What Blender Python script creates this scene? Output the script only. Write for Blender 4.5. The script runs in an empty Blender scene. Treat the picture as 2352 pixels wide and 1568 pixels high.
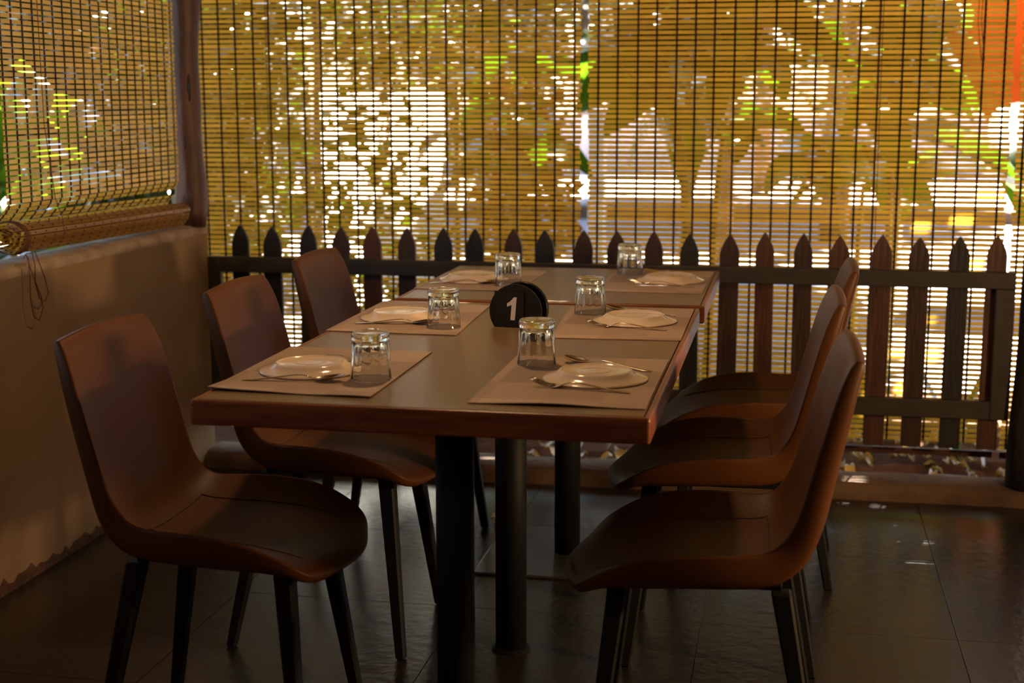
import bpy, bmesh, math, random
from mathutils import Vector, Matrix
R = math.radians
rnd = random.Random(7)
SC = bpy.context.scene
COL = SC.collection

# ------------------------------------------------------------------ camera
PITCH, YAW, ROLL = 0.169, 0.1914, -0.0014
FPX = 3304.6
fw = Vector((-math.sin(YAW) * math.cos(PITCH), math.cos(YAW) * math.cos(PITCH), -math.sin(PITCH)))
rt = Vector((math.cos(YAW), math.sin(YAW), 0))
up = rt.cross(fw)
r2 = rt * math.cos(ROLL) + up * math.sin(ROLL)
u2 = up * math.cos(ROLL) - rt * math.sin(ROLL)
cd = bpy.data.cameras.new('camera')
cam = bpy.data.objects.new('camera', cd)
COL.objects.link(cam)
cam.matrix_world = Matrix(((r2.x, u2.x, -fw.x, 0.6197), (r2.y, u2.y, -fw.y, -2.3107), (r2.z, u2.z, -fw.z, 1.2729), (0, 0, 0, 1)))
cd.sensor_width = 36
cd.lens = FPX / 2352 * 36
cd.clip_end = 300
cd.dof.use_dof = True
cd.dof.focus_distance = 3.15
cd.dof.aperture_fstop = 3.6
SC.camera = cam

# ------------------------------------------------------------------ sky, sun, room lamps, added fill, exposure
SUN_EL, SUN_AZ = R(48), R(16)      # azimuth measured from +Y towards +X: the sun stands behind the blinds
w = bpy.data.worlds.new('sky')
SC.world = w
w.use_nodes = True
nt = w.node_tree
nt.nodes.clear()
sky = nt.nodes.new('ShaderNodeTexSky')
sky.sky_type = 'NISHITA'
sky.sun_disc = False
sky.sun_elevation = SUN_EL
sky.sun_rotation = SUN_AZ
sky.air_density = 1.0
sky.dust_density = 0.8
bg = nt.nodes.new('ShaderNodeBackground')
bg.inputs['Strength'].default_value = 0.60
wo = nt.nodes.new('ShaderNodeOutputWorld')
nt.links.new(sky.outputs[0], bg.inputs[0])
nt.links.new(bg.outputs[0], wo.inputs[0])

def lamp(name, kind, loc, energy, color, size=0.1, look=None, size_y=None):
    l = bpy.data.lights.new(name, kind)
    l.energy = energy
    l.color = color
    if kind == 'POINT':
        l.shadow_soft_size = size
    elif kind == 'AREA':
        l.size = size
        if size_y:
            l.shape = 'RECTANGLE'
            l.size_y = size_y
    elif kind == 'SUN':
        l.angle = R(0.53)
    o = bpy.data.objects.new(name, l)
    COL.objects.link(o)
    o.location = loc
    if look:
        o.rotation_euler = Vector(look).to_track_quat('-Z', 'Y').to_euler()
    return o

SUN_DIR = Vector((-math.sin(SUN_AZ) * math.cos(SUN_EL), -math.cos(SUN_AZ) * math.cos(SUN_EL), -math.sin(SUN_EL)))
lamp('sun', 'SUN', (5, 12, 14), 90.0, (1.0, 0.93, 0.82), look=SUN_DIR)
lamp('pendant_light', 'POINT', (-0.12, 0.80, 1.85), 27.0, (1.0, 0.62, 0.30), 0.05)
lamp('side_light', 'AREA', (2.5, 0.15, 0.97), 50.0, (1.0, 0.58, 0.27), 0.30, (-1, 0.0, -0.03), 0.12)
lamp('fill_light', 'AREA', (1.2, -2.6, 2.5), 6.5, (1.0, 0.62, 0.30), 0.6, (0, 0, -1))  # unseen fill added behind the camera for surfaces facing it
SC.view_settings.view_transform = 'Standard'
SC.view_settings.look = 'None'
SC.view_settings.exposure = 0.0
SC.view_settings.gamma = 1.0
SC.view_settings.use_curve_mapping = False
try:
    cy = SC.cycles
    cy.max_bounces = 14
    cy.diffuse_bounces = 7
    cy.glossy_bounces = 5
    cy.transmission_bounces = 12
    cy.transparent_max_bounces = 8
    cy.sample_clamp_indirect = 5.0
    cy.use_denoising = True
except Exception:
    pass

# ------------------------------------------------------------------ materials
def mat(name, color, rough=0.5, metal=0.0, var=0.0, vscale=8.0, vstretch=(1, 1, 1), color2=None, bump=0.0, bscale=60.0, bstretch=(1, 1, 1), spec=0.5, coat=0.0, detail=4.0, per_object=0.0):
    m = bpy.data.materials.new(name)
    m.use_nodes = True
    n = m.node_tree
    b = n.nodes['Principled BSDF']
    b.inputs['Roughness'].default_value = rough
    b.inputs['Metallic'].default_value = metal
    b.inputs['Specular IOR Level'].default_value = spec
    b.inputs['Coat Weight'].default_value = coat
    c1 = (*color, 1)
    b.inputs['Base Color'].default_value = c1
    tc = n.nodes.new('ShaderNodeTexCoord')
    last = None
    if color2 is not None or var:
        mp = n.nodes.new('ShaderNodeMapping')
        mp.inputs['Scale'].default_value = vstretch
        n.links.new(tc.outputs['Object'], mp.inputs[0])
        nz = n.nodes.new('ShaderNodeTexNoise')
        nz.inputs['Scale'].default_value = vscale
        nz.inputs['Detail'].default_value = detail
        n.links.new(mp.outputs[0], nz.inputs[0])
        rp = n.nodes.new('ShaderNodeValToRGB')
        rp.color_ramp.elements[0].position = 0.35
        rp.color_ramp.elements[1].position = 0.68
        lo = color2 if color2 is not None else tuple(c * (1 - var) for c in color)
        hi = color if color2 is not None else tuple(c * (1 + var) for c in color)
        rp.color_ramp.elements[0].color = (*lo, 1)
        rp.color_ramp.elements[1].color = (*hi, 1)
        n.links.new(nz.outputs[0], rp.inputs[0])
        last = rp.outputs[0]
        if per_object:
            oi = n.nodes.new('ShaderNodeObjectInfo')
            hs = n.nodes.new('ShaderNodeHueSaturation')
            mr = n.nodes.new('ShaderNodeMapRange')
            mr.inputs['To Min'].default_value = 1 - per_object
            mr.inputs['To Max'].default_value = 1 + per_object
            n.links.new(oi.outputs['Random'], mr.inputs['Value'])
            n.links.new(mr.outputs[0], hs.inputs['Value'])
            n.links.new(last, hs.inputs['Color'])
            last = hs.outputs[0]
        n.links.new(last, b.inputs['Base Color'])
    if bump:
        mp2 = n.nodes.new('ShaderNodeMapping')
        mp2.inputs['Scale'].default_value = bstretch
        n.links.new(tc.outputs['Object'], mp2.inputs[0])
        nz2 = n.nodes.new('ShaderNodeTexNoise')
        nz2.inputs['Scale'].default_value = bscale
        nz2.inputs['Detail'].default_value = 6
        n.links.new(mp2.outputs[0], nz2.inputs[0])
        bp = n.nodes.new('ShaderNodeBump')
        bp.inputs['Strength'].default_value = bump
        bp.inputs['Distance'].default_value = 0.01
        n.links.new(nz2.outputs[0], bp.inputs['Height'])
        n.links.new(bp.outputs[0], b.inputs['Normal'])
    return m

def thin_mat(name, dcol, tcol, mix=0.5, gloss=0.1, grough=0.35, var=0.25, vscale=6.0, vstretch=(1, 1, 1), per_object=0.0):
    """A leaf or bamboo slat: reflects diffusely, lets light through, with a little sheen."""
    m = bpy.data.materials.new(name)
    m.use_nodes = True
    n = m.node_tree
    n.nodes.clear()
    out = n.nodes.new('ShaderNodeOutputMaterial')
    d = n.nodes.new('ShaderNodeBsdfDiffuse')
    t = n.nodes.new('ShaderNodeBsdfTranslucent')
    g = n.nodes.new('ShaderNodeBsdfGlossy')
    g.inputs['Roughness'].default_value = grough
    m1 = n.nodes.new('ShaderNodeMixShader')
    m1.inputs[0].default_value = mix
    m2 = n.nodes.new('ShaderNodeMixShader')
    fr = n.nodes.new('ShaderNodeFresnel')
    fr.inputs['IOR'].default_value = 1.4
    mu = n.nodes.new('ShaderNodeMath')
    mu.operation = 'MULTIPLY'
    mu.inputs[1].default_value = gloss
    n.links.new(fr.outputs[0], mu.inputs[0])
    n.links.new(mu.outputs[0], m2.inputs[0])
    tc = n.nodes.new('ShaderNodeTexCoord')
    mp = n.nodes.new('ShaderNodeMapping')
    mp.inputs['Scale'].default_value = vstretch
    nz = n.nodes.new('ShaderNodeTexNoise')
    nz.inputs['Scale'].default_value = vscale
    nz.inputs['Detail'].default_value = 4
    n.links.new(tc.outputs['Object'], mp.inputs[0])
    n.links.new(mp.outputs[0], nz.inputs[0])
    mr = n.nodes.new('ShaderNodeMapRange')
    mr.inputs['From Min'].default_value = 0.3
    mr.inputs['From Max'].default_value = 0.7
    mr.inputs['To Min'].default_value = 1 - var
    mr.inputs['To Max'].default_value = 1 + var
    n.links.new(nz.outputs[0], mr.inputs['Value'])
    val = mr.outputs[0]
    if per_object:
        oi = n.nodes.new('ShaderNodeObjectInfo')
        m3 = n.nodes.new('ShaderNodeMapRange')
        m3.inputs['To Min'].default_value = 1 - per_object
        m3.inputs['To Max'].default_value = 1 + per_object
        n.links.new(oi.outputs['Random'], m3.inputs['Value'])
        mm = n.nodes.new('ShaderNodeMath')
        mm.operation = 'MULTIPLY'
        n.links.new(val, mm.inputs[0])
        n.links.new(m3.outputs[0], mm.inputs[1])
        val = mm.outputs[0]
    for sh, c in ((d, dcol), (t, tcol)):
        hs = n.nodes.new('ShaderNodeHueSaturation')
        hs.inputs['Color'].default_value = (*c, 1)
        n.links.new(val, hs.inputs['Value'])
        n.links.new(hs.outputs[0], sh.inputs['Color'])
    n.links.new(d.outputs[0], m1.inputs[1])
    n.links.new(t.outputs[0], m1.inputs[2])
    n.links.new(m1.outputs[0], m2.inputs[1])
    n.links.new(g.outputs[0], m2.inputs[2])
    n.links.new(m2.outputs[0], out.inputs[0])
    return m

M = {}
M['leather'] = mat('tan_leather', (0.082, 0.0290, 0.0058), 0.47, var=0.10, vscale=5, bump=0.06, bscale=260, spec=0.20)
M['seam'] = mat('stitched_seam', (0.06, 0.022, 0.008), 0.7, var=0.2, vscale=200)
M['black_metal'] = mat('black_powder_coated_metal', (0.005, 0.0065, 0.007), 0.6, var=0.15, vscale=30, bump=0.02, bscale=400, spec=0.25)
M['base_steel'] = mat('dark_steel_plate', (0.05, 0.052, 0.05), 0.32, var=0.2, vscale=14, bump=0.08, bscale=30)
M['table_edge'] = mat('varnished_red_brown_wood', (0.28, 0.080, 0.022), 0.34, color2=(0.155, 0.042, 0.013), vscale=7, vstretch=(1.2, 1.2, 14), bump=0.04, bscale=90, bstretch=(1, 1, 8), spec=0.5)
M['table_top'] = mat('taupe_laminate', (0.175, 0.112, 0.058), 0.33, var=0.06, vscale=3, bump=0.012, bscale=220, spec=0.42)
M['plate'] = mat('cream_glazed_melamine', (0.74, 0.60, 0.46), 0.14, var=0.02, vscale=10, spec=0.5)
M['steel'] = mat('polished_steel', (0.62, 0.56, 0.48), 0.16, 1.0, var=0.05, vscale=60)
M['black_plastic'] = mat('black_plastic', (0.008, 0.008, 0.009), 0.28, var=0.1, vscale=30)
M['white_print'] = mat('white_print', (0.80, 0.74, 0.74), 0.5, var=0.02, vscale=20)
M['plaster'] = mat('cream_plaster', (0.27, 0.180, 0.098), 0.85, color2=(0.22, 0.14, 0.072), vscale=3.2, bump=0.25, bscale=14, detail=6)
M['plaster_cap'] = mat('weathered_cement_cap', (0.34, 0.27, 0.20), 0.9, color2=(0.22, 0.16, 0.11), vscale=12, bump=0.4, bscale=60)
M['damp_fringe'] = mat('damp_brown_plaster_edge', (0.045, 0.020, 0.009), 0.95, color2=(0.10, 0.050, 0.026), vscale=30, bump=0.8, bscale=120)
M['post_wood'] = mat('red_brown_log', (0.085, 0.028, 0.015), 0.5, color2=(0.036, 0.012, 0.008), vscale=5, vstretch=(3, 3, 0.6), bump=0.5, bscale=22, bstretch=(2, 2, 0.5))
M['tile'] = mat('dark_slate_tile', (0.029, 0.024, 0.0195), 0.27, color2=(0.019, 0.016, 0.014), vscale=3.0, bump=0.16, bscale=34, spec=0.65, per_object=0.12, detail=8)
M['grout'] = mat('dark_grout', (0.022, 0.017, 0.014), 0.9, var=0.2, vscale=60)
M['curb'] = mat('worn_concrete_curb', (0.155, 0.098, 0.057), 0.9, color2=(0.09, 0.053, 0.03), vscale=9, bump=0.6, bscale=45)
M['picket_black'] = mat('blackened_wood', (0.011, 0.009, 0.009), 0.55, var=0.3, vscale=9, vstretch=(4, 4, 0.5), bump=0.25, bscale=40, bstretch=(3, 3, 0.3))
M['picket_dark'] = mat('dark_brown_wood', (0.034, 0.013, 0.008), 0.5, var=0.35, vscale=9, vstretch=(4, 4, 0.5), bump=0.25, bscale=40, bstretch=(3, 3, 0.3))
M['picket_red'] = mat('red_brown_wood', (0.066, 0.022, 0.010), 0.5, var=0.35, vscale=9, vstretch=(4, 4, 0.5), bump=0.25, bscale=40, bstretch=(3, 3, 0.3))
M['rail'] = mat('dark_grey_painted_steel', (0.030, 0.025, 0.019), 0.5, var=0.2, vscale=12, bump=0.08, bscale=120)
M['dark_post'] = mat('tarred_post_wood', (0.014, 0.012, 0.011), 0.75, var=0.4, vscale=8, vstretch=(3, 3, 0.4), bump=0.6, bscale=30, bstretch=(2, 2, 0.3))
M['cord'] = mat('dark_brown_twine', (0.022, 0.010, 0.006), 0.9, var=0.3, vscale=300)
M['string'] = mat('brown_pull_string', (0.10, 0.038, 0.016), 0.8, var=0.2, vscale=200)
M['slat'] = thin_mat('bamboo_slat', (0.34, 0.205, 0.055), (0.78, 0.58, 0.17), 0.72, 0.15, 0.4, 0.10, 3.0, (0.6, 1, 30), 0.10)
M['ceiling'] = mat('dark_stained_ceiling_boards', (0.10, 0.06, 0.035), 0.7, var=0.2, vscale=5, vstretch=(6, 0.6, 1))
M['room_wall'] = mat('warm_painted_wall', (0.42, 0.30, 0.19), 0.9, var=0.08, vscale=3)
M['soil'] = mat('red_brown_soil', (0.20, 0.095, 0.045), 1.0, color2=(0.11, 0.05, 0.025), vscale=4, bump=0.8, bscale=25)
M['paving'] = mat('pale_lavender_paving', (0.42, 0.37, 0.39), 0.9, var=0.12, vscale=1.5, bump=0.2, bscale=10)
M['pale_wall'] = mat('pale_rendered_garden_wall', (0.50, 0.47, 0.49), 0.9, var=0.06, vscale=2)
M['white_paint'] = mat('white_gloss_paint', (0.85, 0.85, 0.82), 0.5, var=0.03, vscale=4)
M['banana'] = thin_mat('banana_leaf', (0.030, 0.065, 0.006), (0.055, 0.125, 0.003), 0.55, 0.5, 0.3, 0.2, 4, (1, 8, 1), 0.2)
M['palm'] = thin_mat('palm_leaf', (0.050, 0.10, 0.010), (0.105, 0.205, 0.008), 0.5, 0.6, 0.3, 0.25, 5, (1, 1, 1), 0.2)
M['bush'] = thin_mat('bush_leaf', (0.034, 0.055, 0.008), (0.050, 0.085, 0.005), 0.45, 0.6, 0.3, 0.35, 3, (1, 1, 1), 0.2)
M['tree'] = thin_mat('tree_leaf', (0.028, 0.042, 0.008), (0.034, 0.050, 0.005), 0.45, 0.6, 0.3, 0.35, 2, (1, 1, 1), 0.2)
M['croton'] = thin_mat('orange_croton_leaf', (0.20, 0.080, 0.015), (0.26, 0.095, 0.014), 0.5, 0.6, 0.3, 0.3, 5, (1, 1, 1), 0.2)
M['dry'] = thin_mat('dry_leaf', (0.74, 0.52, 0.15), (0.50, 0.32, 0.07), 0.3, 0.3, 0.5, 0.35, 9, (1, 1, 1), 0.35)
M['sail'] = thin_mat('orange_canvas', (0.40, 0.12, 0.015), (0.42, 0.105, 0.010), 0.5, 0.1, 0.6, 0.08, 3)
M['cloth'] = thin_mat('white_cotton', (0.80, 0.79, 0.76), (0.90, 0.92, 0.88), 0.78, 0.0, 0.6, 0.04, 3)
M['stem'] = mat('green_brown_stem', (0.16, 0.15, 0.05), 0.6, var=0.3, vscale=6, vstretch=(4, 4, 0.5))
M['bark'] = mat('grey_brown_bark', (0.14, 0.09, 0.06), 0.9, var=0.3, vscale=6, bump=0.6, bscale=20)

def placemat_material():
    m = bpy.data.materials.new('woven_vinyl')
    m.use_nodes = True
    n = m.node_tree
    b = n.nodes['Principled BSDF']
    b.inputs['Roughness'].default_value = 0.5
    tc = n.nodes.new('ShaderNodeTexCoord')
    # blocks of slightly different weave colour
    mp0 = n.nodes.new('ShaderNodeMapping')
    mp0.inputs['Location'].default_value = (0.031, 0.047, 0)
    n.links.new(tc.outputs['Object'], mp0.inputs[0])
    sn = n.nodes.new('ShaderNodeVectorMath')
    sn.operation = 'SNAP'
    sn.inputs[1].default_value = (0.104, 0.152, 1.0)
    n.links.new(mp0.outputs[0], sn.inputs[0])
    wn = n.nodes.new('ShaderNodeTexWhiteNoise')
    wn.noise_dimensions = '2D'
    n.links.new(sn.outputs[0], wn.inputs['Vector'])
    br = n.nodes.new('ShaderNodeValToRGB')
    br.color_ramp.elements[0].color = (0.30, 0.195, 0.130, 1)
    br.color_ramp.elements[1].color = (0.52, 0.375, 0.265, 1)
    n.links.new(wn.outputs[0], br.inputs[0])
    wv = n.nodes.new('ShaderNodeTexWave')
    wv.bands_direction = 'Y'
    wv.inputs['Scale'].default_value = 38
    wv.inputs['Distortion'].default_value = 0.6
    n.links.new(tc.outputs['Object'], wv.inputs[0])
    wx = n.nodes.new('ShaderNodeTexWave')
    wx.bands_direction = 'X'
    wx.inputs['Scale'].default_value = 120
    n.links.new(tc.outputs['Object'], wx.inputs[0])
    mr = n.nodes.new('ShaderNodeMapRange')
    mr.inputs['To Min'].default_value = 0.74
    mr.inputs['To Max'].default_value = 1.06
    n.links.new(wv.outputs[1], mr.inputs['Value'])
    hs = n.nodes.new('ShaderNodeHueSaturation')
    n.links.new(br.outputs[0], hs.inputs['Color'])
    n.links.new(mr.outputs[0], hs.inputs['Value'])
    n.links.new(hs.outputs[0], b.inputs['Base Color'])
    ad = n.nodes.new('ShaderNodeMath')
    ad.operation = 'ADD'
    n.links.new(wv.outputs[1], ad.inputs[0])
    n.links.new(wx.outputs[1], ad.inputs[1])
    bp = n.nodes.new('ShaderNodeBump')
    bp.inputs['Strength'].default_value = 0.25
    bp.inputs['Distance'].default_value = 0.001
    n.links.new(ad.outputs[0], bp.inputs['Height'])
    n.links.new(bp.outputs[0], b.inputs['Normal'])
    return m
M['placemat'] = placemat_material()

def glass_material():
    m = bpy.data.materials.new('clear_glass')
    m.use_nodes = True
    b = m.node_tree.nodes['Principled BSDF']
    b.inputs['Base Color'].default_value = (0.97, 0.985, 0.97, 1)
    b.inputs['Roughness'].default_value = 0.0
    b.inputs['IOR'].default_value = 1.48
    b.inputs['Transmission Weight'].default_value = 1.0
    return m
M['glass'] = glass_material()

# ------------------------------------------------------------------ helpers
def tag(o, label=None, cat=None, group=None, kind=None):
    if label: o['label'] = label
    if cat: o['category'] = cat
    if group: o['group'] = group
    if kind: o['kind'] = kind
    return o

def empty(name, loc=(0, 0, 0), rz=0.0, label=None, cat=None, group=None):
    o = bpy.data.objects.new(name, None)
    o.empty_display_size = 0.05
    COL.objects.link(o)
    o.location = loc
    o.rotation_euler = (0, 0, rz)
    return tag(o, label, cat, group)

class MB:
    """collects geometry, then links it as ONE mesh object"""
    def __init__(s):
        s.v, s.f = [], []
    def add(s, vs, fs):
        k = len(s.v)
        s.v += [tuple(p) for p in vs]
        s.f += [tuple(i + k for i in q) for q in fs]
        return s
    def box(s, x0, x1, y0, y1, z0, z1):
        return s.add([(x0, y0, z0), (x1, y0, z0), (x1, y1, z0), (x0, y1, z0), (x0, y0, z1), (x1, y0, z1), (x1, y1, z1), (x0, y1, z1)],
                     [(0, 3, 2, 1), (4, 5, 6, 7), (0, 1, 5, 4), (1, 2, 6, 5), (2, 3, 7, 6), (3, 0, 4, 7)])
    def tube(s, pts, rad, n=8, cap=True):
        pts = [Vector(p) for p in pts]
        rad = rad if isinstance(rad, (list, tuple)) else [rad] * len(pts)
        rings = []
        prev = None
        for i, p in enumerate(pts):
            d = (pts[min(i + 1, len(pts) - 1)] - pts[max(i - 1, 0)]).normalized()
            if prev is None:
                a = d.orthogonal().normalized()
            else:
                a = (prev - d * prev.dot(d)).normalized()
            prev = a
            b = d.cross(a)
            rings.append([p + (a * math.cos(t) + b * math.sin(t)) * rad[i] for t in (2 * math.pi * j / n for j in range(n))])
        vs = [v for r in rings for v in r]
        fs = []
        for i in range(len(pts) - 1):
            for j in range(n):
                fs.append((i * n + j, i * n + (j + 1) % n, (i + 1) * n + (j + 1) % n, (i + 1) * n + j))
        if cap:
            fs.append(tuple(reversed(range(n))))
            fs.append(tuple((len(pts) - 1) * n + j for j in range(n)))
        return s.add(vs, fs)
    def lathe(s, prof, n=48, flute=None):
        """closed profile [(r, z)] spun about z; r = 0 ends make poles"""
        rows = []
        vs, fs = [], []
        for k, (r, z) in enumerate(prof):
            if r < 1e-6:
                rows.append([len(vs)])
                vs.append((0, 0, z))
            else:
                row = []
                for j in range(n):
                    t = 2 * math.pi * j / n
                    q = r + (flute(k, t) if flute else 0)
                    row.append(len(vs))
                    vs.append((q * math.cos(t), q * math.sin(t), z))
                rows.append(row)
        for a, b in zip(rows[:-1], rows[1:]):
            for j in range(n):
                k = (j + 1) % n
                if len(a) == 1 and len(b) == 1:
                    continue
                if len(a) == 1:
                    fs.append((a[0], b[k], b[j]))
                elif len(b) == 1:
                    fs.append((a[j], a[k], b[0]))
                else:
                    fs.append((a[j], a[k], b[k], b[j]))
        return s.add(vs, fs)
    def grid(s, rows):
        m = len(rows[0])
        vs = [v for r in rows for v in r]
        fs = [(i * m + j, i * m + j + 1, (i + 1) * m + j + 1, (i + 1) * m + j) for i in range(len(rows) - 1) for j in range(m - 1)]
        return s.add(vs, fs)
    def mesh(s, name, smooth=False):
        me = bpy.data.meshes.new(name)
        me.from_pydata(s.v, [], s.f)
        me.update()
        if smooth:
            me.polygons.foreach_set('use_smooth', [True] * len(me.polygons))
        return me
    def build(s, name, material, parent=None, smooth=False, bevel=0.0, segs=2, normals=False, loc=None):
        me = s.mesh(name, smooth)
        if normals:
            bm = bmesh.new()
            bm.from_mesh(me)
            bmesh.ops.recalc_face_normals(bm, faces=bm.faces)
            bm.to_mesh(me)
            bm.free()
        o = put(name, me, material, parent)
        if bevel:
            b = o.modifiers.new('bevel', 'BEVEL')
            b.width = bevel
            b.segments = segs
            b.limit_method = 'ANGLE'
        if loc:
            o.location = loc
        return o

def put(name, me, material=None, parent=None, loc=None, rot=None):
    if material is not None and not me.materials:
        me.materials.append(material)
    o = bpy.data.objects.new(name, me)
    COL.objects.link(o)
    if parent is not None:
        o.parent = parent
    if loc: o.location = loc
    if rot: o.rotation_euler = rot
    return o

def kids(o):
    return [c for c in list(bpy.data.objects) if c.parent == o]

def copy_tree(o, parent=None, cache=None):
    c = o.copy()
    COL.objects.link(c)
    if parent is not None:
        c.parent = parent
    for ch in kids(o):
        copy_tree(ch, c)
    return c

def struct(mb, name, material, bevel=0.0, parent=None, **k):
    o = mb.build(name, material, parent, bevel=bevel, **k)
    o['kind'] = 'structure'
    return o

# ------------------------------------------------------------------ the room
WX = -1.35                      # inner face of the low wall on the left
WEND = 2.35                     # far end of that wall, where the fence starts
# floor: grout bed with 60 cm slate tiles lying proud on it
fl = struct(MB().box(-1.40, 4.3, -5.1, 2.30, -0.12, -0.008), 'floor', M['grout'])
TX = [-1.36, -0.765, -0.165, 0.435, 1.04, 1.64, 2.24, 2.84, 3.44, 4.2]
TY = [-5.0, -4.325, -3.725, -3.125, -2.525, -1.925, -1.325, -0.725, -0.125, 0.475, 1.075, 1.675, 2.262]
tile_mesh = {}
for i in range(len(TX) - 1):
    for j in range(len(TY) - 1):
        sx, sy = TX[i + 1] - TX[i] - 0.0018, TY[j + 1] - TY[j] - 0.0018
        key = (round(sx, 3), round(sy, 3))
        if key not in tile_mesh:
            hx, hy, e = sx / 2, sy / 2, 0.0006
            mb = MB()
            mb.add([(-hx, -hy, -0.008), (hx, -hy, -0.008), (hx, hy, -0.008), (-hx, hy, -0.008), (-hx, -hy, -0.0006), (hx, -hy, -0.0006), (hx, hy, -0.0006), (-hx, hy, -0.0006),
                    (-hx + e, -hy + e, 0), (hx - e, -hy + e, 0), (hx - e, hy - e, 0), (-hx + e, hy - e, 0)],
                   [(0, 3, 2, 1), (0, 1, 5, 4), (1, 2, 6, 5), (2, 3, 7, 6), (3, 0, 4, 7), (4, 5, 9, 8), (5, 6, 10, 9), (6, 7, 11, 10), (7, 4, 8, 11), (8, 9, 10, 11)])
            tile_mesh[key] = mb.mesh('tile')
        o = put('tile', tile_mesh[key], M['tile'], fl, (TX[i] + TX[i + 1]) / 2 and ((TX[i] + TX[i + 1]) / 2, (TY[j] + TY[j + 1]) / 2, 0))
        o.rotation_euler = (rnd.uniform(-1, 1) * 0.0012, rnd.uniform(-1, 1) * 0.0012, 0)

# low plastered wall on the left, with a cement cap and a damp, crumbling foot
def rough_wall(x0, x1, y0, y1, z0, z1, nx, ny, nz, amp, seed):
    r = random.Random(seed)
    bm = bmesh.new()
    bmesh.ops.create_grid(bm, x_segments=ny, y_segments=nz, size=0.5)
    vs = [v.co.copy() for v in bm.verts]
    fs = [[v.index for v in f.verts] for f in bm.faces]
    bm.free()
    out = MB()
    out.add([(x1 + r.uniform(-amp, amp), y0 + (v.x + .5) * (y1 - y0), z0 + (v.y + .5) * (z1 - z0)) for v in vs], fs)
    out.box(x0, x1 - amp * 1.2, y0, y1, z0, z1)
    return out
lw = struct(MB().box(WX - 0.15, WX, -5.0, WEND, -0.05, 0.815), 'wall_left', M['plaster'], bevel=0.006)
capmb = MB()
rows = []
for k in range(61):
    y = -1.6 + k * (WEND + 1.6) / 60
    d = rnd.uniform(-0.003, 0.003)
    rows.append([(WX - 0.152, y, 0.81), (WX - 0.150, y, 0.832 + d), (WX - 0.10, y, 0.842 + d), (WX - 0.05, y, 0.843 + d), (WX - 0.012, y, 0.840 + d), (WX + 0.002, y, 0.828 + d), (WX + 0.001, y, 0.81)])
capmb.grid(rows)
capmb.add([rows[-1][i] for i in range(7)], [(6, 5, 4, 3, 2, 1, 0)])
capo = capmb.build('wall_cap', M['plaster_cap'], lw, smooth=True, normals=True)
fr = MB()
rows = []
for k in range(170):
    y = -1.6 + k * (WEND + 1.55) / 169
    h = 0.022 + 0.016 * math.sin(k * 1.7) * math.sin(k * .61) + rnd.uniform(0, 0.022)
    rows.append([(WX - 0.004, y, h), (WX + 0.004, y, h * 0.7), (WX + 0.006, y, 0.001)])
fr.grid(rows)
fr.build('damp_edge', M['damp_fringe'], lw)

# ceiling, and an added eave shading the blinds, with invented holes for sun flecks
def holed_slab(x0, x1, y0, y1, z0, z1, holes):
    """a slab with square holes, built from grid cells"""
    xs, ys = {x0, x1}, {y0, y1}
    for hx, hy, a, b in holes:
        xs |= {hx - a, hx + a}
        ys |= {hy - b, hy + b}
    xs, ys = sorted(xs), sorted(ys)
    solid = {}
    for i in range(len(xs) - 1):
        for j in range(len(ys) - 1):
            cx, cy_ = (xs[i] + xs[i + 1]) / 2, (ys[j] + ys[j + 1]) / 2
            solid[i, j] = not any(abs(cx - hx) < a and abs(cy_ - hy) < b for hx, hy, a, b in holes)
    mb = MB()
    for (i, j), s in solid.items():
        if not s:
            continue
        a, b, c, d = xs[i], xs[i + 1], ys[j], ys[j + 1]
        mb.add([(a, c, z0), (b, c, z0), (b, d, z0), (a, d, z0)], [(0, 3, 2, 1)])
        mb.add([(a, c, z1), (b, c, z1), (b, d, z1), (a, d, z1)], [(0, 1, 2, 3)])
        for di, dj, p, q in ((-1, 0, (a, d), (a, c)), (1, 0, (b, c), (b, d)), (0, -1, (a, c), (b, c)), (0, 1, (b, d), (a, d))):
            if not solid.get((i + di, j + dj), False):
                mb.add([(*p, z0), (*q, z0), (*q, z1), (*p, z1)], [(0, 1, 2, 3)])
    return mb
ZC = 2.55
flecks = [(0.83, 2.22), (0.93, 2.2), (0.87, 2.1), (0.97, 2.1), (0.92, 2.0), (1.0, 1.84), (1.23, 1.86), (0.94, 1.72), (1.0, 1.65), (0.82, 1.74), (0.06, 1.02), (-0.17, 0.68), (-0.4, 0.61)]
holes = []
for k, (fx, fy) in enumerate(flecks):
    t = (ZC + 0.03) / -SUN_DIR.z
    holes.append((fx - SUN_DIR.x * t, fy - SUN_DIR.y * t, 0.034 + 0.008 * (k % 3), 0.030 + 0.006 * (k % 2)))
struct(MB().box(-1.55, 4.3, -5.1, 2.55, ZC, ZC + 0.06), 'ceiling', M['ceiling'])
for fx, fy in [(-0.36, 2.34), (0.85, 2.32)]:                       # two that land on the curb
    t = (ZC + 0.03 - 0.06) / -SUN_DIR.z
    holes.append((fx - SUN_DIR.x * t, fy - SUN_DIR.y * t, 0.035, 0.030))
eave = struct(holed_slab(-1.6, 4.3, 2.55, 5.3, ZC, ZC + 0.06, holes), 'trim_1', M['ceiling'])
struct(MB().box(-3.3, -1.55, -5.1, 2.35, ZC, ZC + 0.06), 'trim_2', M['ceiling'])  # unseen side overhang, widened to dim the left blind
# beams that carry the blinds
struct(MB().box(-1.55, 4.2, 2.40, 2.55, 2.42, ZC), 'trim_3', M['picket_dark'], bevel=0.006)
struct(MB().box(-1.50, -1.36, -5.0, 2.40, 2.42, ZC), 'trim_4', M['picket_dark'], bevel=0.006)
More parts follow.
